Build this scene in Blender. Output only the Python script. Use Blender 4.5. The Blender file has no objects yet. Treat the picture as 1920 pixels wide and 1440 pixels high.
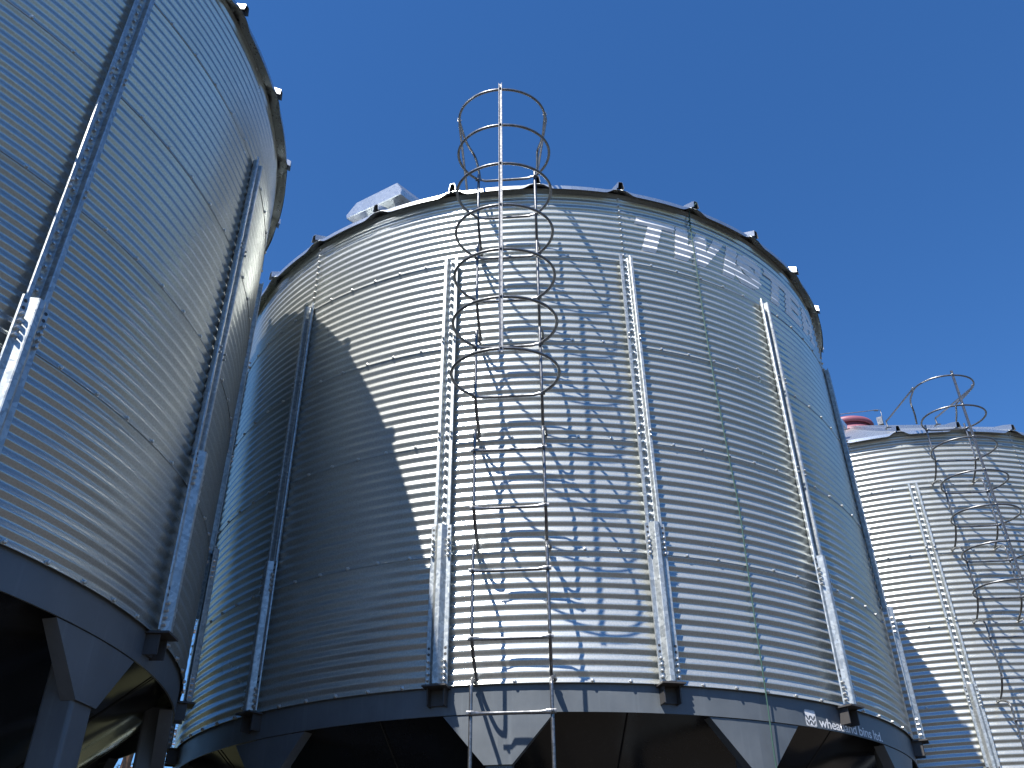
import bpy, math, random
from mathutils import Vector, Matrix, noise

random.seed(7)
SC = bpy.context.scene
COL = SC.collection
rad = math.radians
sin, cos, pi = math.sin, math.cos, math.pi

# ------------------------------------------------------------------ camera
CAM_H = 1.65
cam = bpy.data.cameras.new("camera")
cam.sensor_width = 36.0
cam.lens = 1675.0 / 1920.0 * 36.0
cam.clip_start = 0.05
cam.clip_end = 3000.0
cam_ob = bpy.data.objects.new("camera", cam)
COL.objects.link(cam_ob)
PITCH, ROLL = rad(33.3164), rad(-0.6701)
def _cam_axis(x, f, u):
    return Vector((x, f * cos(PITCH) - u * sin(PITCH), f * sin(PITCH) + u * cos(PITCH)))
_r = _cam_axis(cos(ROLL), 0, sin(ROLL))
_u = _cam_axis(-sin(ROLL), 0, cos(ROLL))
_f = _cam_axis(0, 1, 0)
cam_ob.matrix_world = Matrix(((_r.x, _u.x, -_f.x, 0.0), (_r.y, _u.y, -_f.y, 0.0),
                              (_r.z, _u.z, -_f.z, CAM_H), (0, 0, 0, 1)))
SC.camera = cam_ob

# ------------------------------------------------------------------ sky and sun
_E, _A = rad(57.2), rad(-125.6)
SUN_DIR = -Vector((cos(_E) * cos(_A), cos(_E) * sin(_A), sin(_E)))      # the way the light travels
SUN_EL = math.asin(-SUN_DIR.z)
SUN_ROT = math.atan2(-SUN_DIR.x, -SUN_DIR.y)
world = bpy.data.worlds.new("World")
SC.world = world
world.use_nodes = True
wn = world.node_tree
bg = wn.nodes["Background"]
sky = wn.nodes.new("ShaderNodeTexSky")
sky.sky_type = 'NISHITA'
sky.sun_disc = False
sky.sun_elevation = SUN_EL
sky.sun_rotation = SUN_ROT
sky.altitude = 900.0
sky.air_density = 1.0
sky.dust_density = 0.1
sky.ozone_density = 6.0
hs = wn.nodes.new("ShaderNodeHueSaturation")
hs.inputs["Hue"].default_value = 0.504
hs.inputs["Saturation"].default_value = 1.19
wn.links.new(sky.outputs[0], hs.inputs["Color"])
wn.links.new(hs.outputs[0], bg.inputs[0])
bg.inputs[1].default_value = 0.090

sun = bpy.data.lights.new("sun", 'SUN')
sun.energy = 5.0
sun.angle = rad(0.53)
sun.color = (1.0, 0.955, 0.89)
sun_ob = bpy.data.objects.new("sun", sun)
sun_ob.rotation_euler = SUN_DIR.to_track_quat('-Z', 'Y').to_euler()
sun_ob.location = (-12, -18, 30)
COL.objects.link(sun_ob)

SC.view_settings.view_transform = 'Standard'
SC.view_settings.look = 'None'
SC.view_settings.exposure = 1.03
SC.view_settings.gamma = 1.0
SC.view_settings.use_curve_mapping = False
SC.render.engine = 'CYCLES'
SC.cycles.max_bounces = 8
SC.cycles.glossy_bounces = 6
SC.cycles.diffuse_bounces = 3
SC.cycles.caustics_reflective = True
SC.cycles.sample_clamp_indirect = 4.0

# ------------------------------------------------------------------ materials
class NT:
    def __init__(self, name):
        self.m = bpy.data.materials.new(name)
        self.m.use_nodes = True
        self.t = self.m.node_tree
        self.b = self.t.nodes["Principled BSDF"]
        self.co = None
    def n(self, kind, **kw):
        nd = self.t.nodes.new(kind)
        for k, v in kw.items():
            setattr(nd, k, v)
        return nd
    def l(self, a, b):
        self.t.links.new(a, b)
    def coords(self, jitter=True, scale=(1, 1, 1)):
        tc = self.n("ShaderNodeTexCoord")
        if not jitter:
            return tc.outputs["Object"]
        oi = self.n("ShaderNodeObjectInfo")
        ml = self.n("ShaderNodeMath", operation='MULTIPLY')
        ml.inputs[1].default_value = 83.0
        self.l(oi.outputs["Random"], ml.inputs[0])
        ad = self.n("ShaderNodeVectorMath", operation='ADD')
        self.l(tc.outputs["Object"], ad.inputs[0])
        self.l(ml.outputs[0], ad.inputs[1])
        mp = self.n("ShaderNodeMapping")
        mp.inputs["Scale"].default_value = scale
        self.l(ad.outputs[0], mp.inputs[0])
        return mp.outputs[0]
    def noise(self, co, scale, detail=3.0, rough=0.55):
        nd = self.n("ShaderNodeTexNoise")
        nd.inputs["Scale"].default_value = scale
        nd.inputs["Detail"].default_value = detail
        nd.inputs["Roughness"].default_value = rough
        self.l(co, nd.inputs["Vector"])
        return nd.outputs["Fac"]
    def ramp(self, fac, stops):
        r = self.n("ShaderNodeValToRGB")
        el = r.color_ramp.elements
        while len(el) < len(stops):
            el.new(0.5)
        for e, (p, c) in zip(el, stops):
            e.position = p
            e.color = (*c, 1) if not isinstance(c, float) else (c, c, c, 1)
        self.l(fac, r.inputs[0])
        return r.outputs[0]
    def rng(self, fac, a, b, lo, hi):
        m = self.n("ShaderNodeMapRange")
        m.inputs[1].default_value = a; m.inputs[2].default_value = b
        m.inputs[3].default_value = lo; m.inputs[4].default_value = hi
        self.l(fac, m.inputs[0])
        return m.outputs[0]
    def mix(self, fac, a, b, mode='MIX'):
        m = self.n("ShaderNodeMix", data_type='RGBA', blend_type=mode)
        for sock, v in ((m.inputs[0], fac), (m.inputs[6], a), (m.inputs[7], b)):
            if hasattr(v, 'links'):
                self.l(v, sock)
            elif isinstance(v, (int, float)):
                sock.default_value = v
            else:
                sock.default_value = (*v, 1)
        return m.outputs[2]
    def bump(self, h, strength, dist):
        b = self.n("ShaderNodeBump")
        b.inputs["Strength"].default_value = strength
        b.inputs["Distance"].default_value = dist
        self.l(h, b.inputs["Height"])
        self.l(b.outputs[0], self.b.inputs["Normal"])

def mat_sheet():
    k = NT("galvanized_sheet")
    co = k.coords()
    fine = k.noise(co, 95.0, 4.0, 0.7)
    big = k.noise(co, 2.1, 4.0, 0.6)
    st = k.coords(scale=(6.0, 6.0, 0.35))
    streak = k.noise(st, 4.5, 3.0, 0.6)
    c = k.ramp(fine, [(0.25, (0.43, 0.447, 0.424)), (0.75, (0.56, 0.578, 0.545))])
    c = k.mix(k.rng(big, 0.3, 0.75, 0.0, 0.35), c, (0.37, 0.385, 0.367))
    c = k.mix(k.rng(streak, 0.55, 0.8, 0.0, 0.22), c, (0.42, 0.42, 0.41))
    c = k.mix(k.rng(k.noise(co, 0.9, 6.0, 0.7), 0.56, 0.72, 0.0, 0.22), c, (0.60, 0.62, 0.58))
    oi = k.n("ShaderNodeObjectInfo")
    c = k.mix(1.0, c, k.ramp(oi.outputs["Random"], [(0.0, (0.88, 0.885, 0.89)), (1.0, (1.0, 1.0, 1.0))]), 'MULTIPLY')
    k.l(c, k.b.inputs["Base Color"])
    k.l(k.mix(0.42, c, (0.82, 0.86, 0.85)), k.b.inputs["Base Color"])      # bare zinc mirrors better than its dull bloom
    k.b.inputs["Metallic"].default_value = 0.97
    k.l(k.rng(big, 0.25, 0.75, 0.21, 0.28), k.b.inputs["Roughness"])
    k.bump(k.noise(co, 4.0, 2.0, 0.4), 0.03, 0.006)
    # weathered zinc: a second, much duller lobe
    b2 = k.n("ShaderNodeBsdfPrincipled")
    k.l(k.mix(0.10, c, (0.0, 0.0, 0.0)), b2.inputs["Base Color"])
    b2.inputs["Metallic"].default_value = 0.20
    b2.inputs["Roughness"].default_value = 0.55
    ms = k.n("ShaderNodeMixShader")
    k.l(k.rng(fine, 0.35, 0.65, 0.40, 0.50), ms.inputs[0])
    k.l(k.b.outputs[0], ms.inputs[1]); k.l(b2.outputs[0], ms.inputs[2])
    k.l(ms.outputs[0], k.t.nodes["Material Output"].inputs["Surface"])
    return k.m

def mat_hotdip(name, lo, hi, metallic, r0, r1, scale=55.0):
    k = NT(name)
    co = k.coords()
    v = k.n("ShaderNodeTexVoronoi")
    v.inputs["Scale"].default_value = scale
    k.l(co, v.inputs["Vector"])
    sep = k.n("ShaderNodeSeparateColor")
    k.l(v.outputs["Color"], sep.inputs[0])
    c = k.ramp(sep.outputs[0], [(0.1, lo), (0.9, hi)])
    c = k.mix(k.rng(k.noise(co, 7.0, 4.0, 0.6), 0.5, 0.8, 0.0, 0.4), c, tuple(x * 0.72 for x in lo))
    k.l(c, k.b.inputs["Base Color"])
    k.b.inputs["Metallic"].default_value = metallic
    k.l(k.rng(sep.outputs[1], 0, 1, r0, r1), k.b.inputs["Roughness"])
    return k.m

def mat_paint(name, col, rough, wear=(0.16, 0.10, 0.06), wear_amt=0.0, coat=0.0):
    k = NT(name)
    co = k.coords()
    a = k.noise(co, 3.0, 5.0, 0.65)
    st = k.coords(scale=(9.0, 9.0, 0.5))
    b = k.noise(st, 3.0, 4.0, 0.6)
    c = k.mix(k.rng(a, 0.3, 0.75, 0.0, 1.0), tuple(x * 0.85 for x in col), tuple(min(1, x * 1.18) for x in col))
    c = k.mix(k.rng(b, 0.55, 0.8, 0.0, 0.35), c, tuple(min(1, x * 1.6 + 0.01) for x in col))
    if wear_amt:
        c = k.mix(k.rng(k.noise(co, 11.0, 6.0, 0.75), 0.64, 0.74, 0.0, wear_amt), c, wear)
    k.l(c, k.b.inputs["Base Color"])
    k.l(k.rng(a, 0.3, 0.7, rough * 0.85, rough * 1.2), k.b.inputs["Roughness"])
    if coat:
        k.b.inputs["Coat Weight"].default_value = coat
        k.b.inputs["Coat Roughness"].default_value = 0.08
    return k.m

def mat_flat(name, col, rough, metallic=0.0):
    k = NT(name)
    co = k.coords()
    c = k.mix(k.rng(k.noise(co, 30.0, 3.0), 0.3, 0.7, 0.0, 1.0), tuple(x * 0.88 for x in col), col)
    k.l(c, k.b.inputs["Base Color"])
    k.b.inputs["Roughness"].default_value = rough
    k.b.inputs["Metallic"].default_value = metallic
    return k.m

def mat_ground():
    k = NT("yard_ground")
    co = k.coords(jitter=False)
    big = k.noise(co, 0.045, 5.0, 0.6)
    mid = k.noise(co, 0.6, 5.0, 0.65)
    fine = k.noise(co, 22.0, 4.0, 0.7)
    grav = k.ramp(fine, [(0.3, (0.026, 0.021, 0.018)), (0.7, (0.052, 0.044, 0.037))])
    grav = k.mix(k.rng(mid, 0.35, 0.7, 0.0, 0.5), grav, (0.042, 0.036, 0.028))
    grass = k.ramp(k.noise(co, 3.0, 6.0, 0.75), [(0.3, (0.026, 0.030, 0.010)), (0.7, (0.062, 0.062, 0.022))])
    ln = k.n("ShaderNodeVectorMath", operation='LENGTH')
    k.l(co, ln.inputs[0])
    ad = k.n("ShaderNodeMath", operation='MULTIPLY_ADD')
    k.l(big, ad.inputs[0]); ad.inputs[1].default_value = 26.0
    k.l(ln.outputs["Value"], ad.inputs[2])
    f = k.rng(ad.outputs[0], 46.0, 52.0, 0.0, 1.0)
    sx = k.n("ShaderNodeSeparateXYZ")
    k.l(co, sx.inputs[0])
    ad2 = k.n("ShaderNodeMath", operation='MULTIPLY_ADD')       # grass also grows behind the row of bins
    k.l(mid, ad2.inputs[0]); ad2.inputs[1].default_value = 5.0
    sk2 = k.n("ShaderNodeMath", operation='MULTIPLY_ADD')
    k.l(sx.outputs[0], sk2.inputs[0]); sk2.inputs[1].default_value = -0.8
    k.l(sx.outputs[1], sk2.inputs[2])
    k.l(sk2.outputs[0], ad2.inputs[2])
    f2 = k.rng(ad2.outputs[0], 11.0, 12.5, 0.0, 1.0)
    mx = k.n("ShaderNodeMath", operation='MAXIMUM')
    k.l(f, mx.inputs[0]); k.l(f2, mx.inputs[1])
    f = mx.outputs[0]
    c = k.mix(f, grav, grass)
    k.l(c, k.b.inputs["Base Color"])
    k.b.inputs["Roughness"].default_value = 0.95
    k.bump(fine, 0.5, 0.02)
    return k.m

def mat_bark():
    k = NT("pine_bark")
    co = k.coords(scale=(1, 1, 0.35))
    c = k.ramp(k.noise(co, 9.0, 5.0, 0.7), [(0.3, (0.10, 0.055, 0.035)), (0.7, (0.36, 0.20, 0.12))])
    k.l(c, k.b.inputs["Base Color"])
    k.b.inputs["Roughness"].default_value = 0.9
    return k.m

def mat_needles():
    k = NT("pine_needles")
    co = k.coords()
    c = k.ramp(k.noise(co, 2.5, 3.0), [(0.3, (0.025, 0.04, 0.018)), (0.7, (0.06, 0.085, 0.03))])
    k.l(c, k.b.inputs["Base Color"])
    k.b.inputs["Roughness"].default_value = 0.6
    return k.m

M = dict(
    sheet=mat_sheet(),
    post=mat_hotdip("hot_dip_galvanized_post", (0.33, 0.36, 0.37), (0.52, 0.55, 0.55), 0.62, 0.36, 0.50),
    roof=mat_hotdip("galvanized_roof", (0.52, 0.55, 0.565), (0.59, 0.62, 0.635), 0.86, 0.27, 0.31, 70.0),
    tube=mat_hotdip("galvanized_tube", (0.15, 0.155, 0.16), (0.23, 0.235, 0.245), 0.85, 0.30, 0.40, 80.0),
    bolt=mat_flat("zinc_bolt", (0.62, 0.62, 0.60), 0.35, 0.85),
    frame=mat_paint("dark_grey_frame_paint", (0.105, 0.120, 0.135), 0.42, wear_amt=0.14),
    hopper=mat_paint("black_hopper_paint", (0.016, 0.017, 0.019), 0.13),
    bracket=mat_paint("rusty_bracket_paint", (0.05, 0.048, 0.048), 0.55, wear_amt=0.5),
    decal=mat_flat("white_reflective_decal", (0.92, 0.91, 0.90), 0.35, 0.08),
    white=mat_flat("white_print", (0.82, 0.82, 0.82), 0.5),
    lid=mat_flat("faded_red_lid", (0.24, 0.08, 0.115), 0.5),
    rope=mat_flat("green_twine", (0.03, 0.085, 0.068), 0.7),
    ground=mat_ground(), bark=mat_bark(), needle=mat_needles(),
)

# ------------------------------------------------------------------ mesh helpers
class MB:
    def __init__(self):
        self.v = []; self.f = []; self.sm = []
    def add(self, verts, faces, smooth=True):
        o = len(self.v)
        self.v += [tuple(p) for p in verts]
        self.f += [tuple(i + o for i in f) for f in faces]
        self.sm += [smooth] * len(faces)
    def grid(self, rows, smooth=True, closed=False):
        n = len(rows[0]); vs = [p for r in rows for p in r]; fs = []
        for i in range(len(rows) - 1):
            for j in range(n if closed else n - 1):
                k = (j + 1) % n
                fs.append((i * n + j, i * n + k, (i + 1) * n + k, (i + 1) * n + j))
        self.add(vs, fs, smooth)
    def box(self, x0, x1, y0, y1, z0, z1, mat=None):
        vs = [Vector((x, y, z)) for z in (z0, z1) for y in (y0, y1) for x in (x0, x1)]
        if mat:
            vs = [mat @ v for v in vs]
        self.add(vs, [(0, 2, 3, 1), (4, 5, 7, 6), (0, 1, 5, 4), (2, 6, 7, 3), (0, 4, 6, 2), (1, 3, 7, 5)], False)
    def tube(self, pts, r, n=8, caps=True):
        pts = [Vector(p) for p in pts]
        rs = r if isinstance(r, (list, tuple)) else [r] * len(pts)
        t0 = (pts[1] - pts[0]).normalized()
        up = Vector((0, 0, 1)) if abs(t0.z) < 0.9 else Vector((1, 0, 0))
        nx = t0.cross(up).normalized()
        rows = []
        for i, p in enumerate(pts):
            t = (pts[min(i + 1, len(pts) - 1)] - pts[max(i - 1, 0)]).normalized()
            nx = (nx - t * nx.dot(t)).normalized()
            ny = t.cross(nx)
            rows.append([p + (nx * cos(a) + ny * sin(a)) * rs[i] for a in (2 * pi * j / n for j in range(n))])
        self.grid(rows, True, True)
        if caps:
            self.add(rows[0], [tuple(range(n))], False)
            self.add(rows[-1], [tuple(reversed(range(n)))], False)
    def lathe(self, prof, n=64, a0=0.0, a1=2 * pi, smooth=True):
        full = abs(a1 - a0 - 2 * pi) < 1e-6
        m = n if full else n + 1
        rows = [[(r * cos(a0 + (a1 - a0) * j / n), r * sin(a0 + (a1 - a0) * j / n), z) for j in range(m)] for r, z in prof]
        self.grid(rows, smooth, full)
    def mesh(self, name):
        me = bpy.data.meshes.new(name)
        me.from_pydata(self.v, [], self.f)
        me.polygons.foreach_set("use_smooth", self.sm)
        me.update()
        return me

def link(name, me, mat, parent=None, rotz=0.0, kind=None, label=None):
    o = bpy.data.objects.new(name, me)
    if mat is not None and me is not None and not me.materials:
        me.materials.append(mat)
    COL.objects.link(o)
    o.parent = parent
    if rotz:
        o.rotation_euler = (0, 0, rotz)
    if kind:
        o["kind"] = kind
    if label:
        o["label"] = label
    return o

def hexbolt(mb, p, nrm, r=0.0085, h=0.008, washer=True):
    nrm = Vector(nrm).normalized(); p = Vector(p)
    a = nrm.cross(Vector((0, 0, 1)))
    if a.length < 1e-3:
        a = Vector((1, 0, 0))
    a.normalize(); b = nrm.cross(a)
    def ring(rr, hh, n=6):
        return [p + nrm * hh + (a * cos(2 * pi * i / n) + b * sin(2 * pi * i / n)) * rr for i in range(n)]
    rows = [ring(r * 1.45, -0.003), ring(r * 1.45, 0.0015), ring(r, 0.002), ring(r, h), ring(r * 0.45, h + 0.002)] if washer else \
           [ring(r, -0.003), ring(r, h), ring(r * 0.45, h + 0.002)]
    mb.grid(rows, False, True)
    mb.add(rows[-1], [tuple(reversed(range(6)))], False)

def pol(r, a, z):
    return (r * cos(a), r * sin(a), z)

def smooth01(x):
    x = max(0.0, min(1.0, x))
    return x * x * (3 - 2 * x)

# ------------------------------------------------------------------ ground
gm = MB()
N = 48; S = 420.0
rows = []
for i in range(N + 1):
    row = []
    for j in range(N + 1):
        x = -S + 2 * S * j / N; y = -S + 2 * S * i / N
        d = math.hypot(x, y)
        h = 0.0 if d < 30 else 1.2 * (noise.noise((x * 0.01, y * 0.01, 3.0))) * min(1, (d - 30) / 60)
        row.append((x, y, h))
    rows.append(row)
gm.grid(rows)
g = link("ground", gm.mesh("ground"), M["ground"])
g["kind"] = "structure"

# ------------------------------------------------------------------ grain bin dimensions (metres)
R = 3.015           # mean wall radius
T = 0.8128          # height of one ring of sheets
NC = 12             # corrugations in a ring
PC = T / NC
AMP = 0.0070
BZ = 3.04           # wall base above the ground
WT = 4.0            # top of the wall above its base
A0 = rad(-102.65)   # first stiffener
DP = 2 * pi / 14    # stiffener spacing
PIT = math.tan(rad(30.5))
_TH = rad(26.0); _RA = 0.0100                      # arc-and-tangent corrugation
_Q = PC / 4
_LT = (_Q - _RA * sin(_TH)) / cos(_TH)
_HD = _RA * (1 - cos(_TH)) + _LT * sin(_TH)
def rwall(z):
    u = (z / PC) % 1.0
    if u > 0.5:
        u = 1.0 - u
    flip = u > 0.25
    d = (0.5 - u if flip else u) * PC               # distance from the crest (or the valley)
    if d < _RA * sin(_TH):
        h = _HD - (_RA - math.sqrt(_RA * _RA - d * d))
    else:
        h = (_Q - d) * math.tan(_TH)
    return R + (-h if flip else h)

# ---- wall sheets: two stiffener bays long, one ring high, lapped outside the ring below
def sheet_mesh(top=False):
    mb = MB()
    zt = (WT - 4 * T) if top else T + 0.03
    nz = 10
    zs = []
    z = 0.0
    while z < zt - 1e-6:
        zs.append(z); z += PC / nz
    zs.append(zt)
    span = 2 * DP + rad(0.7)
    na = 28
    rows = []
    for z in zs:
        row = []
        for j in range(na + 1):
            a = span * j / na
            r = rwall(z)
            if z < 0.018:
                r += 0.0030 * (1 - z / 0.018)              # lapped lower edge stands proud
            if not top and z > T + 0.0005:
                r -= 0.0065                                 # tucked under the ring above
            if top and z > zt - 0.05:
                r = R - 0.002
            if a > 2 * DP - rad(0.15):
                r += 0.0022
            # faint oil-canning so that reflections waver
            r += 0.0012 * noise.noise((a * 3.1, z * 1.7, 1.3 if top else 7.7))
            row.append(pol(r, a, z))
        rows.append(row)
    # thin turned lower edge
    rows.insert(0, [pol(rwall(0) + 0.0008, span * j / na, 0.0) for j in range(na + 1)])
    mb.grid(rows)
    return mb.mesh("wall_sheet_top" if top else "wall_sheet")

SHEET = sheet_mesh(False); SHEET_TOP = sheet_mesh(True)

def bolts_mesh():
    mb = MB()
    for s in range(5):
        z = BZ + s * T + 0.012
        for k in range(84):
            if k % 6 == 0:
                continue
            a = A0 + k * DP / 6
            hexbolt(mb, pol(rwall(0.012) + 0.004, a, z), pol(1, a, 0), 0.0095, 0.011)
    for k in range(7):      # vertical laps of the top ring
        a = A0 + DP * (1 + 2 * k) + rad(0.25)
        for c in range(1, 11):
            hexbolt(mb, pol(R + AMP + 0.002, a - rad(0.3), BZ + 4 * T + c * PC), pol(1, a, 0), 0.0085, 0.009)
    return mb.mesh("wall_bolts")

# ---- stiffener posts (built at angle 0, x outward, y tangential)
def strip_extrude(mb, prof_fn, zs, th=0.003):
    """prof_fn(z) -> list of (x, y); gives a folded plate of thickness th."""
    front = []; back = []
    for z in zs:
        pr = prof_fn(z)
        fr = []; bk = []
        for i, (x, y) in enumerate(pr):
            x0, y0 = pr[max(i - 1, 0)]; x1, y1 = pr[min(i + 1, len(pr) - 1)]
            tx, ty = x1 - x0, y1 - y0
            L = math.hypot(tx, ty) or 1
            nx, ny = ty / L, -tx / L
            fr.append((x + nx * th / 2, y + ny * th / 2, z)); bk.append((x - nx * th / 2, y - ny * th / 2, z))
        front.append(fr); back.append(list(reversed(bk)))
    rows = [f + b for f, b in zip(front, back)]
    mb.grid(rows, False, True)
    n = len(front[0])
    for r, rev in ((rows[0], False), (rows[-1], True)):
        fs = [(i, i + 1, 2 * n - 2 - i, 2 * n - 1 - i) for i in range(n - 1)]
        mb.add(r, [tuple(reversed(f)) for f in fs] if rev else fs, False)

SPL = 1.005          # top of the heavy lower section
ZTOP = 4.05 * T
def post_upper_mesh():
    mb = MB()
    zs = []
    z = SPL - 0.02
    while z < ZTOP:
        zs.append(z); z += PC / 6
    zs.append(ZTOP)
    def pr(z):
        c = cos(2 * pi * z / PC)
        w = R + 0.013 + 0.0055 * (c - 1)
        wm = R + 0.0125
        f = R + 0.050
        return [(f - 0.006, -0.0535), (f, -0.051), (f, -0.034), (f - 0.003, -0.0305), (wm + 0.003, -0.0255), (wm, -0.0225),
                (w, -0.013), (w, 0.013), (wm, 0.0225), (wm + 0.003, 0.0255), (f - 0.003, 0.0305), (f, 0.034), (f, 0.051), (f - 0.006, 0.0535)]
    strip_extrude(mb, pr, [BZ + 0 * z + z for z in zs] if False else zs, 0.003)
    mb.v = [(x, y, z + BZ) for x, y, z in mb.v]
    return mb.mesh("stiffener_post")
def post_lower_mesh():
    mb = MB()
    def pr(z):
        f = R + 0.053; c = f + 0.034
        return [(f - 0.006, -0.0665), (f, -0.064), (f, -0.040), (f + 0.002, -0.0365), (c - 0.003, -0.0155), (c, -0.0125),
                (c, 0.0125), (c - 0.003, 0.0155), (f + 0.002, 0.0365), (f, 0.040), (f, 0.064), (f - 0.006, 0.0665)]
    strip_extrude(mb, pr, [0.004, 0.25, 0.5, 0.75, SPL], 0.0045)
    mb.v = [(x, y, z + BZ) for x, y, z in mb.v]
    return mb.mesh("lower_channel")
def post_bolts_mesh():
    mb = MB()
    c = 15
    while c * PC < ZTOP - 0.01:
        hexbolt(mb, (R + 0.0145, 0, BZ + c * PC), (1, 0, 0), 0.009, 0.011)
        c += 1
    for y in (-0.0425, 0.0425):
        for z0 in (2 * T, 3 * T):
            for k in range(2):
                hexbolt(mb, (R + 0.0515, y, BZ + z0 + 0.035 + k * 0.038), (1, 0, 0), 0.0075, 0.014, False)
    for y in (-0.051, 0.051):
        for k in range(4):
            hexbolt(mb, (R + 0.0555, y, BZ + SPL - 0.10 - k * 0.036), (1, 0, 0), 0.009, 0.018, False)
            hexbolt(mb, (R + 0.0555, y, BZ + 0.03 + k * 0.036), (1, 0, 0), 0.009, 0.018, False)
    return mb.mesh("post_bolts")
def post_holes_mesh():
    mb = MB()
    for y in (-0.051, 0.051):
        for zz in (SPL - 0.028, SPL - 0.064, 0.18, 0.216):
            n = 10
            ring = [(R + 0.0565, y + 0.0085 * cos(2 * pi * i / n), BZ + zz + 0.0085 * sin(2 * pi * i / n)) for i in range(n)]
            ring2 = [(R + 0.0535, yy, z2) for _, yy, z2 in ring]
            mb.grid([ring2, ring], True, True)
            mb.add([(x - 0.0003, a, b) for x, a, b in ring], [tuple(range(n))], False)
    return mb.mesh("bolt_holes")

# ---- skirt, brackets, legs, hopper
def skirt_mesh():
    mb = MB()
    ro, ri = R - 0.010, R - 0.020
    mb.lathe([(ri, BZ + 0.03), (ro, BZ + 0.03)], 168, smooth=False)
    mb.lathe([(ro, BZ + 0.03), (ro, BZ - 0.158)], 168)
    mb.lathe([(ro, BZ - 0.158), (ri, BZ - 0.158)], 168, smooth=False)
    mb.lathe([(ri, BZ - 0.158), (ri, BZ + 0.03)], 168)
    return mb.mesh("skirt_ring")
def bracket_mesh():
    mb = MB()
    mb.box(R - 0.012, R + 0.105, -0.072, 0.072, BZ - 0.014, BZ - 0.004)
    for y in (-0.054, 0.046):
        mb.box(R - 0.012, R + 0.060, y, y + 0.008, BZ - 0.112, BZ - 0.0145)
    mb.box(R - 0.0095, R + 0.004, -0.0455, 0.0455, BZ - 0.105, BZ - 0.0145)
    return mb.mesh("post_bracket")
LEG_W = 0.15
def leg_mesh():
    mb = MB()
    x1 = R - 0.030; x0 = x1 - LEG_W; w = LEG_W / 2; rr = 0.015
    pts = []
    for cx, cy, a0 in ((x1 - rr, w - rr, 0), (x0 + rr, w - rr, pi / 2), (x0 + rr, -w + rr, pi), (x1 - rr, -w + rr, 1.5 * pi)):
        for i in range(4):
            a = a0 + pi / 2 * i / 3
            pts.append((cx + rr * cos(a), cy + rr * sin(a)))
    mb.grid([[(x, y, z) for x, y in pts] for z in (0.015, 1.5, BZ - 0.10)], False, True)
    mb.box(x0 - 0.06, x1 + 0.05, -w - 0.06, w + 0.06, 0.0, 0.016)
    return mb.mesh("support_leg")
def gusset_mesh(s):
    mb = MB()
    zt, zb_ = BZ - 0.162, BZ - 0.432
    n = 8
    ro = R - 0.016
    def P(y, z, d=0.0):
        a = y / R
        return ((ro - d) * cos(a), (ro - d) * sin(a), z)
    yi_t, yo_t, yi_b, yo_b = 0.0, 0.322, 0.0, 0.080
    f = []; b = []
    for i in range(n + 1):
        u = i / n
        f.append([P(s * (yi_t + (yo_t - yi_t) * u), zt), P(s * (yi_b + (yo_b - yi_b) * u), zb_)])
        b.append([P(s * (yi_t + (yo_t - yi_t) * u), zt, 0.008), P(s * (yi_b + (yo_b - yi_b) * u), zb_, 0.008)])
    mb.grid(f); mb.grid(b)
    # folded edge running back along the slope
    e = [[P(s * yo_t, zt), P(s * yo_b, zb_)], [P(s * yo_t, zt, 0.07), P(s * yo_b, zb_, 0.07)]]
    mb.grid(e, False)
    e2 = [[P(s * (yo_t - 0.008), zt, 0.008), P(s * (yo_b - 0.008), zb_, 0.008)], [P(s * (yo_t - 0.008), zt, 0.07), P(s * (yo_b - 0.008), zb_, 0.07)]]
    mb.grid(e2, False)
    mb.grid([e[1], e2[1]], False)
    mb.grid([[P(s * yi_t, zt), P(s * yo_t, zt)], [P(s * yi_t, zt, 0.008), P(s * yo_t, zt, 0.008)]], False)
    return mb.mesh("gusset")
HB = -2.32
def hopper_mesh():
    mb = MB()
    # slightly uneven plate so that what it mirrors is bent
    rows = []
    nr, na = 40, 140
    for i in range(nr + 1):
        u = i / nr
        r = (R - 0.022) + (0.26 - (R - 0.022)) * u
        z = BZ - 0.02 + (HB + 0.02) * u
        row = []
        for j in range(na):
            a = 2 * pi * j / na
            d = 0.012 * noise.noise((2.2 * cos(a) * (0.4 + r), 2.2 * sin(a) * (0.4 + r), 5.0))
            d -= 0.010 * (1 - abs(sin(a * 7 + 0.6))) ** 8 if 0.03 < u < 0.98 else 0
            k = 0 if i in (0, nr) else 1
            row.append(((r + d * k * 0.6) * cos(a), (r + d * k * 0.6) * sin(a), z - d * k * 0.8))
        rows.append(row)
    mb.grid(rows, True, True)
    mb.lathe([(0.26, BZ + HB), (0.26, BZ + HB - 0.16), (0.30, BZ + HB - 0.16), (0.30, BZ + HB - 0.18)], 32)
    return mb.mesh("hopper_cone")
def seam_mesh():
    mb = MB()
    for k in range(12):
        a = rad(-81 + 30 * k)
        pts = []
        for i in range(12):
            u = 0.01 + 0.98 * i / 11
            r = (R - 0.022) + (0.26 - (R - 0.022)) * u
            pts.append(pol(r + 0.004, a, BZ - 0.02 + (HB + 0.02) * u - 0.004))
        mb.tube(pts, 0.004, 5)
    return mb.mesh("weld_seams")

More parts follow.
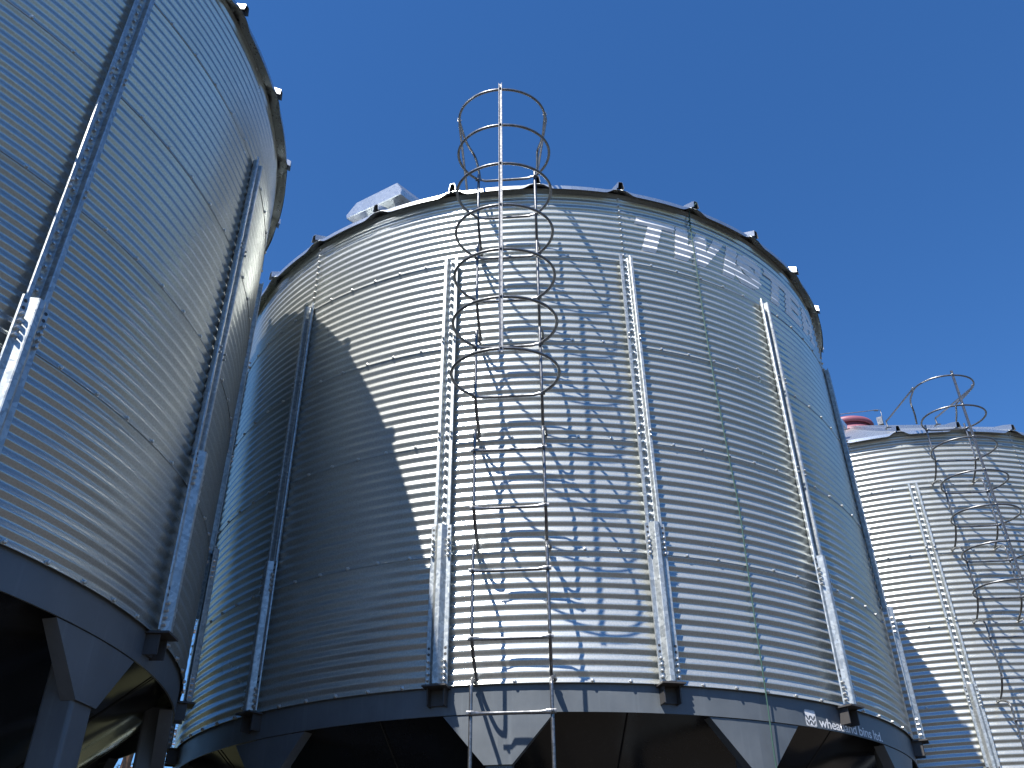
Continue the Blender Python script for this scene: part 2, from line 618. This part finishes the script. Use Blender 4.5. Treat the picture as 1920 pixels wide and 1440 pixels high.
# ---- roof
EAVE = 3.088
def zroof(r):
    return BZ + WT + 0.004 + (R - r) * PIT
RIB = 2 * pi / 28
def panel_mesh():
    mb = MB()
    rs = [0.40, 1.0, 1.8, 2.5, 2.9, 3.03, EAVE]
    na = 24
    rows = []
    def lift(u):          # u in -1..1 across the panel
        return 0.020 * smooth01((abs(u) - 0.68) / 0.25)
    us = [-1 + 2 * j / na for j in range(na + 1)]
    for r in rs:
        rows.append([pol(r, u * RIB / 2, zroof(r) + lift(u) * smooth01((r - 2.2) / 0.8)) for u in us])
    def lip(u):
        return 0.006 + 0.032 * (1 - smooth01((abs(u) - 0.60) / 0.28))
    rows.append([pol(EAVE + 0.004, u * RIB / 2, zroof(EAVE) + lift(u) - 0.004) for u in us])
    rows.append([pol(EAVE + 0.005, u * RIB / 2, zroof(EAVE) + lift(u) - 0.004 - lip(u)) for u in us])
    mb.grid(rows, False)
    # pressed stiffening crease seen from below
    under = [[pol(r, u * RIB / 2, zroof(r) + lift(u) * smooth01((r - 2.2) / 0.8) - 0.0035) for u in us] for r in rs]
    mb.grid([list(reversed(r)) for r in under], False)
    return mb.mesh("roof_panel")
def rib_mesh():
    mb = MB()
    rs = [0.42, 1.2, 2.2, 2.85, 3.00, 3.115]
    sec = []
    for i, r in enumerate(rs):
        h = 0.055 if r < 2.9 else 0.066
        b = 0.020 if r > 2.9 else 0.0
        wb = 0.030
        z = zroof(r) + (0.018 if r > 2.9 else 0.0)
        if r > EAVE:
            z = zroof(EAVE) + 0.014
        sec.append([(r, -wb, z - 0.004), (r, -0.019, z + h - 0.003), (r, -0.015, z + h), (r, 0.015, z + h), (r, 0.019, z + h - 0.003), (r, wb, z - 0.004)])
    mb.grid(sec, False)
    inner = [[(x, y * 0.86, z - 0.0035) for x, y, z in s] for s in sec]
    mb.grid([list(reversed(s)) for s in inner], False)
    # end of the rib: rim plus a plate set back inside it
    mb.grid([sec[-1], inner[-1]], False)
    x = 2.98
    e = inner[-1]
    mb.add([(x, y, z) for _, y, z in e], [(0, 1, 2, 3, 4, 5)], False)
    return mb.mesh("roof_rib")
def peak_mesh():
    mb = MB()
    z = zroof(0.42)
    mb.lathe([(0.46, z - 0.01), (0.46, z + 0.05), (0.385, z + 0.06), (0.385, z + 0.20)], 48)
    return mb.mesh("peak_collar")
def lid_mesh():
    mb = MB()
    z = zroof(0.42) + 0.195
    mb.lathe([(0.405, z - 0.05), (0.425, z - 0.05), (0.43, z + 0.01), (0.42, z + 0.035), (0.34, z + 0.085), (0.18, z + 0.125), (0.0, z + 0.135)], 48)
    return mb.mesh("fill_lid")
def opener_mesh():
    mb = MB()
    z = zroof(0.42) + 0.20
    rot = Matrix.Rotation(rad(-33), 4, 'Z')
    tr = Matrix.Translation((0.36, -0.24, 0))
    mb.box(0.06, 0.14, -0.035, 0.035, z - 0.07, z + 0.06, tr @ rot)
    q = [(0.44, -0.28, z + 0.02), (0.49, -0.30, z + 0.07), (0.49, -0.30, z + 0.20), (0.40, -0.28, z + 0.21), (-0.4, -0.05, z + 0.24)]
    mb.tube(q, 0.006, 6)
    mb.tube([(0.46, -0.29, z + 0.20), (0.40, -0.275, z + 0.21)], 0.013, 6)
    return mb.mesh("lid_opener")

# vent hood near the eave
VA = rad(-119.8)
def vent_meshes():
    hood = MB()
    z0, z1 = BZ + 4.325, BZ + 4.475
    xf, xb = 2.875, 2.48
    hw = 0.302
    prof = [(-hw, z0), (hw, z0), (hw + 0.012, z0 + 0.055), (hw - 0.045, z1 + 0.012), (-hw + 0.10, z1 - 0.005), (-hw - 0.008, z0 + 0.04)]
    f = [(xf, y, z) for y, z in prof]; b = [(xb, y, z + 0.10) for y, z in prof]
    n = len(prof)
    hood.add(f + b, [tuple(range(n)), tuple(reversed(range(n, 2 * n)))] + [(i + n, (i + 1) % n + n, (i + 1) % n, i) for i in range(1, n)], False)
    # folded rim round the front
    fr = [(xf + 0.006, y * 0.985, z0 + (z - z0) * 0.97 + 0.003) for y, z in prof]
    hood.add(fr, [tuple(range(n))], False)
    hood.grid([f, fr], False, True)
    # underside set up inside the rim
    hood.add([(xf, -hw, z0 + 0.004), (xf, hw, z0 + 0.004), (xb, hw, z0 + 0.104), (xb, -hw, z0 + 0.104)], [(3, 2, 1, 0)], False)
    neck = MB()
    x0, x1, y = 2.55, 2.76, 0.15
    rows = []
    for xx, yy in ((x1, -y), (x1, y), (x0, y), (x0, -y)):
        rows.append([(xx, yy, zroof(xx) - 0.02), (xx, yy, BZ + 4.345 + (xf - xx) * 0.2)])
    rows.append(rows[0])
    neck.grid(rows, False)
    return hood.mesh("vent_hood"), neck.mesh("vent_neck")

# ---- ladder: local frame u (tangential), o (outwards from rail line), z above wall base
LA = rad(-94.1)
LR = R + 0.256
def lad(u, o, z):
    r = LR + o
    return (r * cos(LA) - u * sin(LA), r * sin(LA) + u * cos(LA), BZ + z)
def bez(pts, n=8):
    """Catmull-Rom through pts"""
    P = [Vector(p) for p in pts]
    P = [P[0] * 2 - P[1]] + P + [P[-1] * 2 - P[-2]]
    out = []
    for i in range(1, len(P) - 2):
        for k in range(n):
            t = k / n
            a, b, c, d = P[i - 1], P[i], P[i + 1], P[i + 2]
            out.append(0.5 * ((2 * b) + (c - a) * t + (2 * a - 5 * b + 4 * c - d) * t * t + (3 * b - a - 3 * c + d) * t ** 3))
    out.append(P[-2])
    return out
LW = 0.2225
Z0 = -0.2204
DZ = T / 2
TR = 0.0108
def rail_meshes(s):
    out = []
    for t in range(-1, 5):
        zb_, zt = t * T + 0.012, (t + 1) * T + 0.012
        top = []
        if t < 4:
            top = [lad(s * (LW + 0.012), -0.238, zt + 0.004), lad(s * (LW + 0.012), -0.15, zt - 0.006), lad(s * LW, -0.055, zt - 0.040),
                   lad(s * LW, -0.010, zt - 0.085), lad(s * LW, 0, zt - 0.14)]
        else:
            top = [lad(s * LW, 0, Z0 + 10 * DZ + 0.075), lad(s * LW, 0, Z0 + 10 * DZ)]
        if t == -1:
            bot = [lad(s * LW, 0, -0.9), lad(s * LW, 0, -1.8), lad(s * LW, 0, -2.45)]
        else:
            bot = [lad(s * LW, 0, zb_ + 0.26), lad(s * LW, -0.018, zb_ + 0.18), lad(s * (LW - 0.002), -0.085, zb_ + 0.09),
                   lad(s * (LW - 0.006), -0.19, zb_ + 0.022), lad(s * (LW - 0.008), -0.236, zb_ + 0.012)]
        mb = MB()
        pts = bez(top + bot, 6)
        n = len(pts)
        rs = [TR] * n
        mb.tube(pts, rs, 9)
        # flattened lug and bolt at the wall
        if t < 4:
            p = lad(s * (LW + 0.012), -0.236, zt + 0.004)
            hexbolt(mb, p, pol(1, LA, 0), 0.011, 0.03)
        out.append(mb.mesh("rail"))
    return out
def rung_mesh(k):
    z = Z0 + k * DZ
    mb = MB()
    nn = 14
    for rowdir in (0,):
        us = [-LW - 0.022, -LW - 0.005, -LW + 0.022, -LW + 0.055, -0.09, 0.09, LW - 0.055, LW - 0.022, LW + 0.005, LW + 0.022]
        flat = [1, 1, 1, 0.1, 0, 0, 0.1, 1, 1, 1]
        rows = []
        for u, fl in zip(us, flat):
            a, b = 0.0102 * (1 - fl) + 0.004 * fl, 0.0102 * (1 - fl) + 0.014 * fl
            off = 0.018 * fl
            rows.append([lad(u, off + a * cos(2 * pi * i / nn), z + b * sin(2 * pi * i / nn)) for i in range(nn)])
        mb.grid(rows, True, True)
        mb.add(rows[0], [tuple(range(nn))], False); mb.add(rows[-1], [tuple(reversed(range(nn)))], False)
    for s in (-1, 1):
        hexbolt(mb, lad(s * LW, 0.024, z), pol(1, LA, 0), 0.008, 0.010)
    return mb.mesh("rung")
HO = 0.25
def hoop_pts(z, sign_end=True, half=0.347):
    pts = []
    for i in range(-26, 27):
        th = i / 26 * rad(141.5)          # 0 = front
        x = half * sin(th); c = cos(th)
        o = HO + (0.283 * c if c > 0 else 0.319 * c)
        pts.append(lad(x, o + 0.012, z))
    return pts
def hoop_mesh(k):
    mb = MB()
    mb.tube(hoop_pts(Z0 + k * DZ + 0.004), 0.0106, 8)
    return mb.mesh("cage_hoop")
def top_hoop_mesh():
    mb = MB()
    z = Z0 + 11 * DZ
    front = []
    for i in range(-16, 17):
        th = i / 16 * rad(100)
        c = cos(th)
        front.append(lad(0.337 * sin(th) - 0.012, HO + (0.283 * c if c > 0 else 0.319 * c) + 0.012, z))
    def tail(s):
        e = 0.012
        return [lad(s * 0.325 - e, 0.12, z), lad(s * 0.298 - e, 0.01, z), lad(s * 0.264 - e, -0.075, z - 0.008), lad(s * 0.252 - e * 0.5, -0.105, z - 0.045), lad(s * 0.243, -0.135, z - 0.11), lad(s * 0.230, -0.185, z - 0.205)]
    pts = bez(list(reversed(tail(-1))), 4)[:-1] + [Vector(p) for p in front] + bez(tail(1), 4)[1:]
    mb.tube(pts, 0.0106, 8)
    return mb.mesh("top_hoop")
def stay_mesh(s):
    mb = MB()
    z = Z0 + 11 * DZ
    a = rad(-102.65) if s < 0 else rad(-89.79)
    f = Vector(pol(2.67, a, zroof(2.67) + 0.05))
    h = Vector(lad(s * 0.34 - 0.012, 0.26, z + 0.02))
    u = f + Vector((0, 0, 0.10))
    h0 = Vector(lad(s * 0.345 - 0.012, 0.20, z + 0.022))
    mb.tube(bez([f, u, u.lerp(h0, 0.12), u.lerp(h0, 0.9), h0, h], 5), 0.0104, 8)
    hexbolt(mb, h, pol(1, LA, 0), 0.012, 0.02)
    mb.box(-0.03, 0.03, -0.03, 0.03, -0.004, 0.006, Matrix.Translation(f))
    return mb.mesh("cage_stay")
def bar_mesh():
    mb = MB()
    z0, z1 = Z0 + 5 * DZ - 0.03, Z0 + 11 * DZ + 0.055
    o = HO + 0.283 + 0.024
    pr = [(-0.013, 0.0), (-0.0155, 0.010), (-0.0155, 0.017), (-0.0125, 0.017), (-0.0115, 0.008), (0.0115, 0.008), (0.0125, 0.017), (0.0155, 0.017), (0.0155, 0.010), (0.013, 0.0)]
    pr = [(-0.0155, 0.0), (-0.0155, 0.014), (-0.012, 0.014), (-0.012, 0.004), (0.012, 0.004), (0.012, 0.014), (0.0155, 0.014), (0.0155, 0.0)]
    # the channel opens outwards
    pr = [(u * 0.82, d) for u, d in pr]
    mb.grid([[lad(u, o + d - 0.006, z) for u, d in pr] for z in (z0, z1)], False, True)
    for zz in (z0, z1):
        mb.add([lad(u, o + d - 0.006, zz) for u, d in pr], [(0, 1, 2, 3), (0, 3, 4, 7), (4, 5, 6, 7)], False)
    for k in range(5, 12):
        hexbolt(mb, lad(0, o - 0.001, Z0 + k * DZ + 0.004), pol(1, LA, 0), 0.008, 0.008)
    return mb.mesh("cage_bar")

# ---- lettering
def seg_d(p, a, b):
    ax, ay = a; bx, by = b; px, py = p
    dx, dy = bx - ax, by - ay
    t = max(0, min(1, ((px - ax) * dx + (py - ay) * dy) / (dx * dx + dy * dy)))
    return math.hypot(px - ax - t * dx, py - ay - t * dy)
def inpoly(p, poly):
    x, y = p; r = False; n = len(poly)
    for i in range(n):
        x1, y1 = poly[i]; x2, y2 = poly[(i + 1) % n]
        if (y1 > y) != (y2 > y) and x < (x2 - x1) * (y - y1) / (y2 - y1) + x1:
            r = not r
    return r
def L_T(x, y): return (y > 0.77 and 0 < x < 0.98) or (0.33 < x < 0.68 and y <= 0.77)
def L_W(x, y):
    P = [[(0.0, 1), (0.34, 1), (0.50, 0), (0.16, 0)], [(0.30, 0), (0.50, 0), (0.86, 1), (0.58, 1)],
         [(0.58, 1), (0.86, 1), (0.98, 0), (0.66, 0)], [(0.80, 0), (0.98, 0), (1.40, 1), (1.08, 1)]]
    return any(inpoly((x, y), q) for q in P)
def L_I(x, y): return 0 < x < 0.35
S_PATH = [(0.80, 0.70), (0.72, 0.83), (0.58, 0.86), (0.34, 0.86), (0.20, 0.80), (0.17, 0.68), (0.26, 0.58), (0.50, 0.50), (0.72, 0.42), (0.79, 0.30), (0.72, 0.18), (0.56, 0.14), (0.32, 0.14), (0.18, 0.20), (0.13, 0.32)]
def L_S(x, y): return min(seg_d((x, y), S_PATH[i], S_PATH[i + 1]) for i in range(len(S_PATH) - 1)) < 0.145
def L_E(x, y): return 0 < x < 0.32 or (0 < x < 0.86 and (y > 0.77 or y < 0.23)) or (0 < x < 0.78 and 0.39 < y < 0.61)
def L_R(x, y):
    if 0 < x < 0.32: return True
    if y > 0.40 and 0 < x < 0.9:
        dx = max(0, x - 0.58) ; dy = abs(y - 0.70)
        o = math.hypot(dx, dy) < 0.31 if x > 0.58 else dy < 0.30
        i = (x < 0.58 and dy < 0.09) or math.hypot(dx, dy) < 0.09
        return o and not i
    return inpoly((x, y), [(0.38, 0.42), (0.66, 0.42), (0.95, 0), (0.60, 0)])
LET = [('T', L_T, -74.1, 1.0), ('W', L_W, -67.3, 1.42), ('I', L_I, -57.15, 0.36), ('S', L_S, -54.9, 0.95),
       ('T', L_T, -47.9, 1.0), ('E', L_E, -41.2, 0.90), ('R', L_R, -34.4, 0.96)]
LZ0, LH = 3.418, 0.362
def letter_mesh(fn, a_left, w):
    mb = MB()
    du = 0.0065
    x0, x1 = -0.32 * LH, w * LH
    nu = int((x1 - x0) / du); nv = int(LH / du)
    idx = {}
    vs = []; fs = []
    def vid(i, j):
        if (i, j) not in idx:
            u = x0 + i * du; z = LZ0 + j * du
            zl = z - 4 * T
            a = rad(a_left) + u / R
            idx[(i, j)] = len(vs)
            vs.append(pol(rwall(zl) + 0.0028, a, BZ + z))
        return idx[(i, j)]
    for i in range(nu):
        for j in range(nv):
            u = x0 + (i + 0.5) * du; v = (j + 0.5) * du / LH
            x = u / LH + 0.30 * (1 - v)
            if fn(x, v):
                fs.append((vid(i, j), vid(i + 1, j), vid(i + 1, j + 1), vid(i, j + 1)))
    mb.add(vs, fs)
    return mb.mesh("wall_letter")
def emblem_mesh():
    mb = MB()
    c = 0.0012; w = 0.098; h = 0.098
    idx = {}; vs = []; fs = []
    a_l = rad(-58.65); zb_ = -0.154
    def vid(i, j):
        if (i, j) not in idx:
            idx[(i, j)] = len(vs)
            vs.append(pol(R - 0.0082, a_l + i * c / R, BZ + zb_ + j * c))
        return idx[(i, j)]
    def inside(x, y):      # 0..1
        rx = max(abs(x - 0.5) - 0.36, 0); ry = max(abs(y - 0.5) - 0.36, 0)
        d = math.hypot(rx, ry)
        if d > 0.14: return False
        if 0.095 < d < 0.118 or (d == 0 and False): return False
        for cx in (0.29, 0.71):
            for cy in (0.22, 0.52, 0.80):
                for s in (-1, 1):
                    lx = (x - (cx + s * 0.105)); ly = (y - cy)
                    u = lx * s * 0.5 + ly * 0.87; v = lx * 0.87 - s * ly * 0.5
                    if (u / 0.17) ** 2 + (v / 0.062) ** 2 < 1 and cy < 0.75:
                        return False
        return True
    n = int(w / c)
    for i in range(n):
        for j in range(n):
            if inside((i + 0.5) / n, (j + 0.5) / n):
                fs.append((vid(i, j), vid(i + 1, j), vid(i + 1, j + 1), vid(i, j + 1)))
    mb.add(vs, fs)
    return mb.mesh("skirt_emblem")
def skirt_word_meshes():
    out = []
    for body, a_l, wid in (("wheatland", -56.4, 0.385), ("bins", -48.55, 0.158), ("ltd.", -45.0, 0.128)):
        cu = bpy.data.curves.new("t", 'FONT')
        cu.body = body
        cu.size = 0.085
        cu.offset = 0.0014
        cu.space_character = 0.96
        ob = bpy.data.objects.new("t", cu)
        COL.objects.link(ob)
        dg = bpy.context.evaluated_depsgraph_get()
        dg.update()
        me = bpy.data.meshes.new_from_object(ob.evaluated_get(dg))
        bpy.data.objects.remove(ob)
        bpy.data.curves.remove(cu)
        xs = [v.co.x for v in me.vertices]
        x0, x1 = min(xs), max(xs)
        for v in me.vertices:
            x = (v.co.x - x0) / (x1 - x0) * wid
            v.co = pol(R - 0.0082, rad(a_l) + x / R, BZ - 0.148 + v.co.y * 0.95)
        me.name = "skirt_word"
        out.append(me)
    return out

# ------------------------------------------------------------------ assemble one bin
def make_bin():
    root = bpy.data.objects.new("grain_bin", None)
    root.empty_display_size = 0.5
    COL.objects.link(root)
    for t in range(5):
        for k in range(7):
            a = A0 + DP * (2 * k + (1 if t % 2 == 0 else 0))
            o = link("wall_sheet", SHEET_TOP if t == 4 else SHEET, M["sheet"], root, a)
            o.location = (0, 0, BZ + t * T)
    link("wall_bolts", bolts_mesh(), M["bolt"], root, kind="stuff")
    pu, pl, pb, ph = post_upper_mesh(), post_lower_mesh(), post_bolts_mesh(), post_holes_mesh()
    br = bracket_mesh()
    for k in range(14):
        a = A0 + DP * k
        p = link("stiffener_post", pu, M["post"], root, a)
        link("lower_channel", pl, M["post"], p)
        link("post_bolts", pb, M["bolt"], p, kind="stuff")
        link("bolt_holes", ph, M["bracket"], p, kind="stuff")
        link("post_bracket", br, M["bracket"], root, a)
    sk = link("skirt_ring", skirt_mesh(), M["frame"], root)
    link("skirt_emblem", emblem_mesh(), M["white"], sk)
    for me in skirt_word_meshes():
        link("skirt_word", me, M["white"], sk, kind="stuff")
    lg, g1, g2 = leg_mesh(), gusset_mesh(-1), gusset_mesh(1)
    for k in range(12):
        l = link("support_leg", lg, M["frame"], root, rad(-96.0 + 30 * k))
        link("gusset", g1, M["frame"], l); link("gusset", g2, M["frame"], l)
    h = link("hopper_cone", hopper_mesh(), M["hopper"], root)
    link("weld_seams", seam_mesh(), M["hopper"], h, kind="stuff")
    pm, rm = panel_mesh(), rib_mesh()
    for k in range(28):
        p = link("roof_panel", pm, M["roof"], root, A0 + RIB * (k + 0.5))
        r = link("roof_rib", rm, M["roof"], p, -RIB / 2)
    pk = link("peak_collar", peak_mesh(), M["lid"], root)
    ld = link("fill_lid", lid_mesh(), M["lid"], root)
    link("lid_opener", opener_mesh(), M["tube"], ld)
    vh, vn = vent_meshes()
    v = link("roof_vent", vn, M["roof"], root, VA)
    link("vent_hood", vh, M["roof"], v)
    ladr = bpy.data.objects.new("ladder", None); COL.objects.link(ladr); ladr.parent = root
    ladr.location = (0, 0, 0)
    for s in (-1, 1):
        for me in rail_meshes(s):
            link("rail", me, M["tube"], ladr)
    for k in range(-5, 11):
        link("rung", rung_mesh(k), M["tube"], ladr)
    for k in range(5, 11):
        link("cage_hoop", hoop_mesh(k), M["tube"], ladr)
    link("top_hoop", top_hoop_mesh(), M["tube"], ladr)
    for s in (-1, 1):
        link("cage_stay", stay_mesh(s), M["tube"], ladr)
    link("cage_bar", bar_mesh(), M["tube"], ladr)
    for nm, fn, a, w in LET:
        link("wall_letter", letter_mesh(fn, a, w), M["decal"], root)
    return root

def copy_tree(o, parent=None):
    c = o.copy()
    COL.objects.link(c)
    c.parent = parent
    for ch in list(o.children):
        copy_tree(ch, c)
    return c

BINS = [((0.2099, 8.2828, 0.0), "middle grain bin of corrugated steel with ladder cage, lettering and half in shadow"),
        ((-4.7825, 4.2912, 0.0), "nearest corrugated grain bin, cut off by the left edge, its wall in shade"),
        ((5.2995, 12.3099, 0.0), "farthest grain bin at right, smaller in view, with sunlit wall and red lid"),
        ((-9.78, 0.27, 0.0), "grain bin standing next in the row beyond the nearest bin, outside the left edge")]
proto = make_bin()
roots = [proto] + [copy_tree(proto) for _ in BINS[1:]]
for o, (loc, lab) in zip(roots, BINS):
    o.location = loc
    o["label"] = lab
    o["category"] = "grain bin"
    o["group"] = "grain bins in a row"
for ch in roots[1].children:         # legs of the near bin are set round by a couple of degrees
    if ch.name.startswith("support_leg"):
        ch.rotation_euler.z += rad(-1.9)

# ------------------------------------------------------------------ twine hanging down the middle bin
rp = MB()
cx, cy = BINS[0][0][0], BINS[0][0][1]
path = [(-64.0, EAVE - R + 0.03, 4.02), (-64.4, EAVE - R + 0.012, 3.985), (-64.66, 0.03, 3.93), (-64.72, 0.019, 3.37), (-64.83, 0.016, 2.83), (-64.76, 0.018, 2.23), (-64.39, 0.016, 1.65),
        (-64.08, 0.017, 1.24), (-64.28, 0.017, 0.78), (-64.42, 0.016, 0.46), (-64.55, 0.018, 0.16), (-64.60, 0.016, -0.095), (-64.70, 0.012, -0.31), (-64.65, 0.010, -0.45), (-64.5, 0.012, -0.8), (-64.3, 0.015, -1.4)]
pts = bez([Vector(pol(R + o, rad(a), BZ + z)) + Vector((cx, cy, 0)) for a, o, z in path], 6)
rp.tube(pts, 0.0045, 6)
kn = Vector(pol(R + 0.026, rad(-64.68), BZ + 3.90)) + Vector((cx, cy, 0))
for i in range(3):
    dz = -0.02 - 0.05 * i
    c = kn + Vector((0, 0, dz))
    rp.tube([c + Vector((-0.012, -0.008, 0.022)), c + Vector((0.004, -0.012, 0)), c + Vector((-0.016, -0.006, -0.024))], 0.004, 5)
ro = link("twine", rp.mesh("twine"), M["rope"])
ro["label"] = "thin green twine tied at the eave and hanging down the middle bin's wall"
ro["category"] = "twine"

# ------------------------------------------------------------------ pines behind the bins
def pine(loc, h, seed, label):
    rnd = random.Random(seed)
    root = bpy.data.objects.new("pine_tree", None)
    COL.objects.link(root)
    root.location = loc
    tr = MB(); cr = MB()
    n = 14
    bend = [(0.25 * noise.noise((i * 0.35, seed, 0)), 0.25 * noise.noise((i * 0.35, seed, 9))) for i in range(n + 1)]
    tp = [Vector((bend[i][0] * i / n * 3, bend[i][1] * i / n * 3, h * i / n)) for i in range(n + 1)]
    tr.tube(tp, [0.24 * (1 - 0.9 * i / n) + 0.02 for i in range(n + 1)], 10)
    tips = []
    for b in range(70):
        u = 0.28 + 0.72 * rnd.random()
        i = min(int(u * n), n - 1)
        p = tp[i].lerp(tp[i + 1], u * n - i)
        a = rnd.random() * 2 * pi
        ln = (0.9 + 2.6 * (1 - u)) * (0.6 + 0.6 * rnd.random())
        d = Vector((cos(a), sin(a), 0.15 + 0.5 * (u - 0.4)))
        q = [p + d * ln * t + Vector((0, 0, -0.25 * ln * t * t + 0.12 * ln * t ** 3)) + Vector((rnd.uniform(-1, 1), rnd.uniform(-1, 1), rnd.uniform(-1, 1))) * 0.06 * ln * t for t in (0, 0.3, 0.6, 1.0)]
        tr.tube(q, [0.045 * (1 - u) + 0.02, 0.03, 0.018, 0.006], 5, False)
        for t in (0.45, 0.65, 0.85, 1.0):
            m = q[1].lerp(q[3], (t - 0.3) / 0.7)
            for _ in range(3):
                e = m + Vector((rnd.gauss(0, 0.3), rnd.gauss(0, 0.3), rnd.gauss(0.05, 0.14))) * 0.8
                tr.tube([m, m.lerp(e, 0.5) + Vector((0, 0, 0.03)), e], [0.010, 0.007, 0.004], 4, False)
                tips.append(e)
    for e in tips:
        for _ in range(rnd.randint(9, 16)):
            d = Vector((rnd.gauss(0, 1), rnd.gauss(0, 1), rnd.gauss(0.35, 0.8))).normalized()
            s = d.cross(Vector((rnd.random(), rnd.random(), rnd.random()))).normalized() * 0.007
            L = rnd.uniform(0.10, 0.19)
            o = e + d * 0.01
            cr.add([o - s, o + s, o + d * L + s * 0.3, o + d * L - s * 0.3], [(0, 1, 2, 3)], False)
    link("trunk", tr.mesh("trunk"), M["bark"], root)
    link("crown", cr.mesh("crown"), M["needle"], root)
    root["label"] = label
    root["category"] = "pine tree"
    root["group"] = "pines behind the bins"

def along(d, t):
    return (d[0] * t, d[1] * t, 0.0)
pine(along((-0.4359, 1.0641), 25.0), 11.0, 3, "orange-barked pine seen below the nearest bin, left of its far leg")
pine(along((-0.368, 1.066), 38.0), 13.0, 5, "pine whose branches show in the slit between the left and middle bins")

# ------------------------------------------------------------------ wood beyond the row of bins
def woodland():
    rnd = random.Random(21)
    tr = MB()
    n = 190
    for i in range(n):
        a = 2 * pi * (i + rnd.uniform(-0.4, 0.4)) / n
        d = rnd.uniform(34, 52)
        x, y = d * cos(a), 5.0 + d * sin(a)
        h = rnd.uniform(9.0, 14.0)
        # the sight line below the near bin stays open
        if y > 0 and abs(x / y + 0.405) < 0.07:
            continue
        base = Vector((x, y, -0.3))
        tr.tube([base, base + Vector((0.1, 0, h * 0.5)), base + Vector((0.15, 0.1, h))], [0.2, 0.12, 0.02], 5)
        for b in range(34):
            u = 0.06 + 0.94 * rnd.random()
            p = base + Vector((0.1, 0.05, h * u))
            ln = (0.4 + 2.9 * (1 - u)) * rnd.uniform(0.6, 1.1)
            t = rnd.random() * 2 * pi
            e = p + Vector((cos(t), sin(t), -0.12)) * ln
            tr.tube([p, e], [0.03, 0.008], 3, False)
            for q in range(11):
                c = p.lerp(e, 0.2 + 0.8 * rnd.random()) + Vector((rnd.gauss(0, 0.22), rnd.gauss(0, 0.22), rnd.gauss(0, 0.15)))
                dd = Vector((rnd.gauss(0, 1), rnd.gauss(0, 1), rnd.gauss(0, 0.6))).normalized() * rnd.uniform(0.22, 0.42)
                s_ = dd.cross(Vector((rnd.random(), rnd.random(), 1))).normalized() * 0.14
                tr.add([c - dd - s_ * 0.3, c + s_, c + dd, c - s_], [(0, 1, 2, 3)], False)
    o = link("woodland", tr.mesh("woodland"), M["needle"])
    o["kind"] = "stuff"
    o["label"] = "dark conifer wood beyond the row of bins"
    o["category"] = "woodland"
woodland()
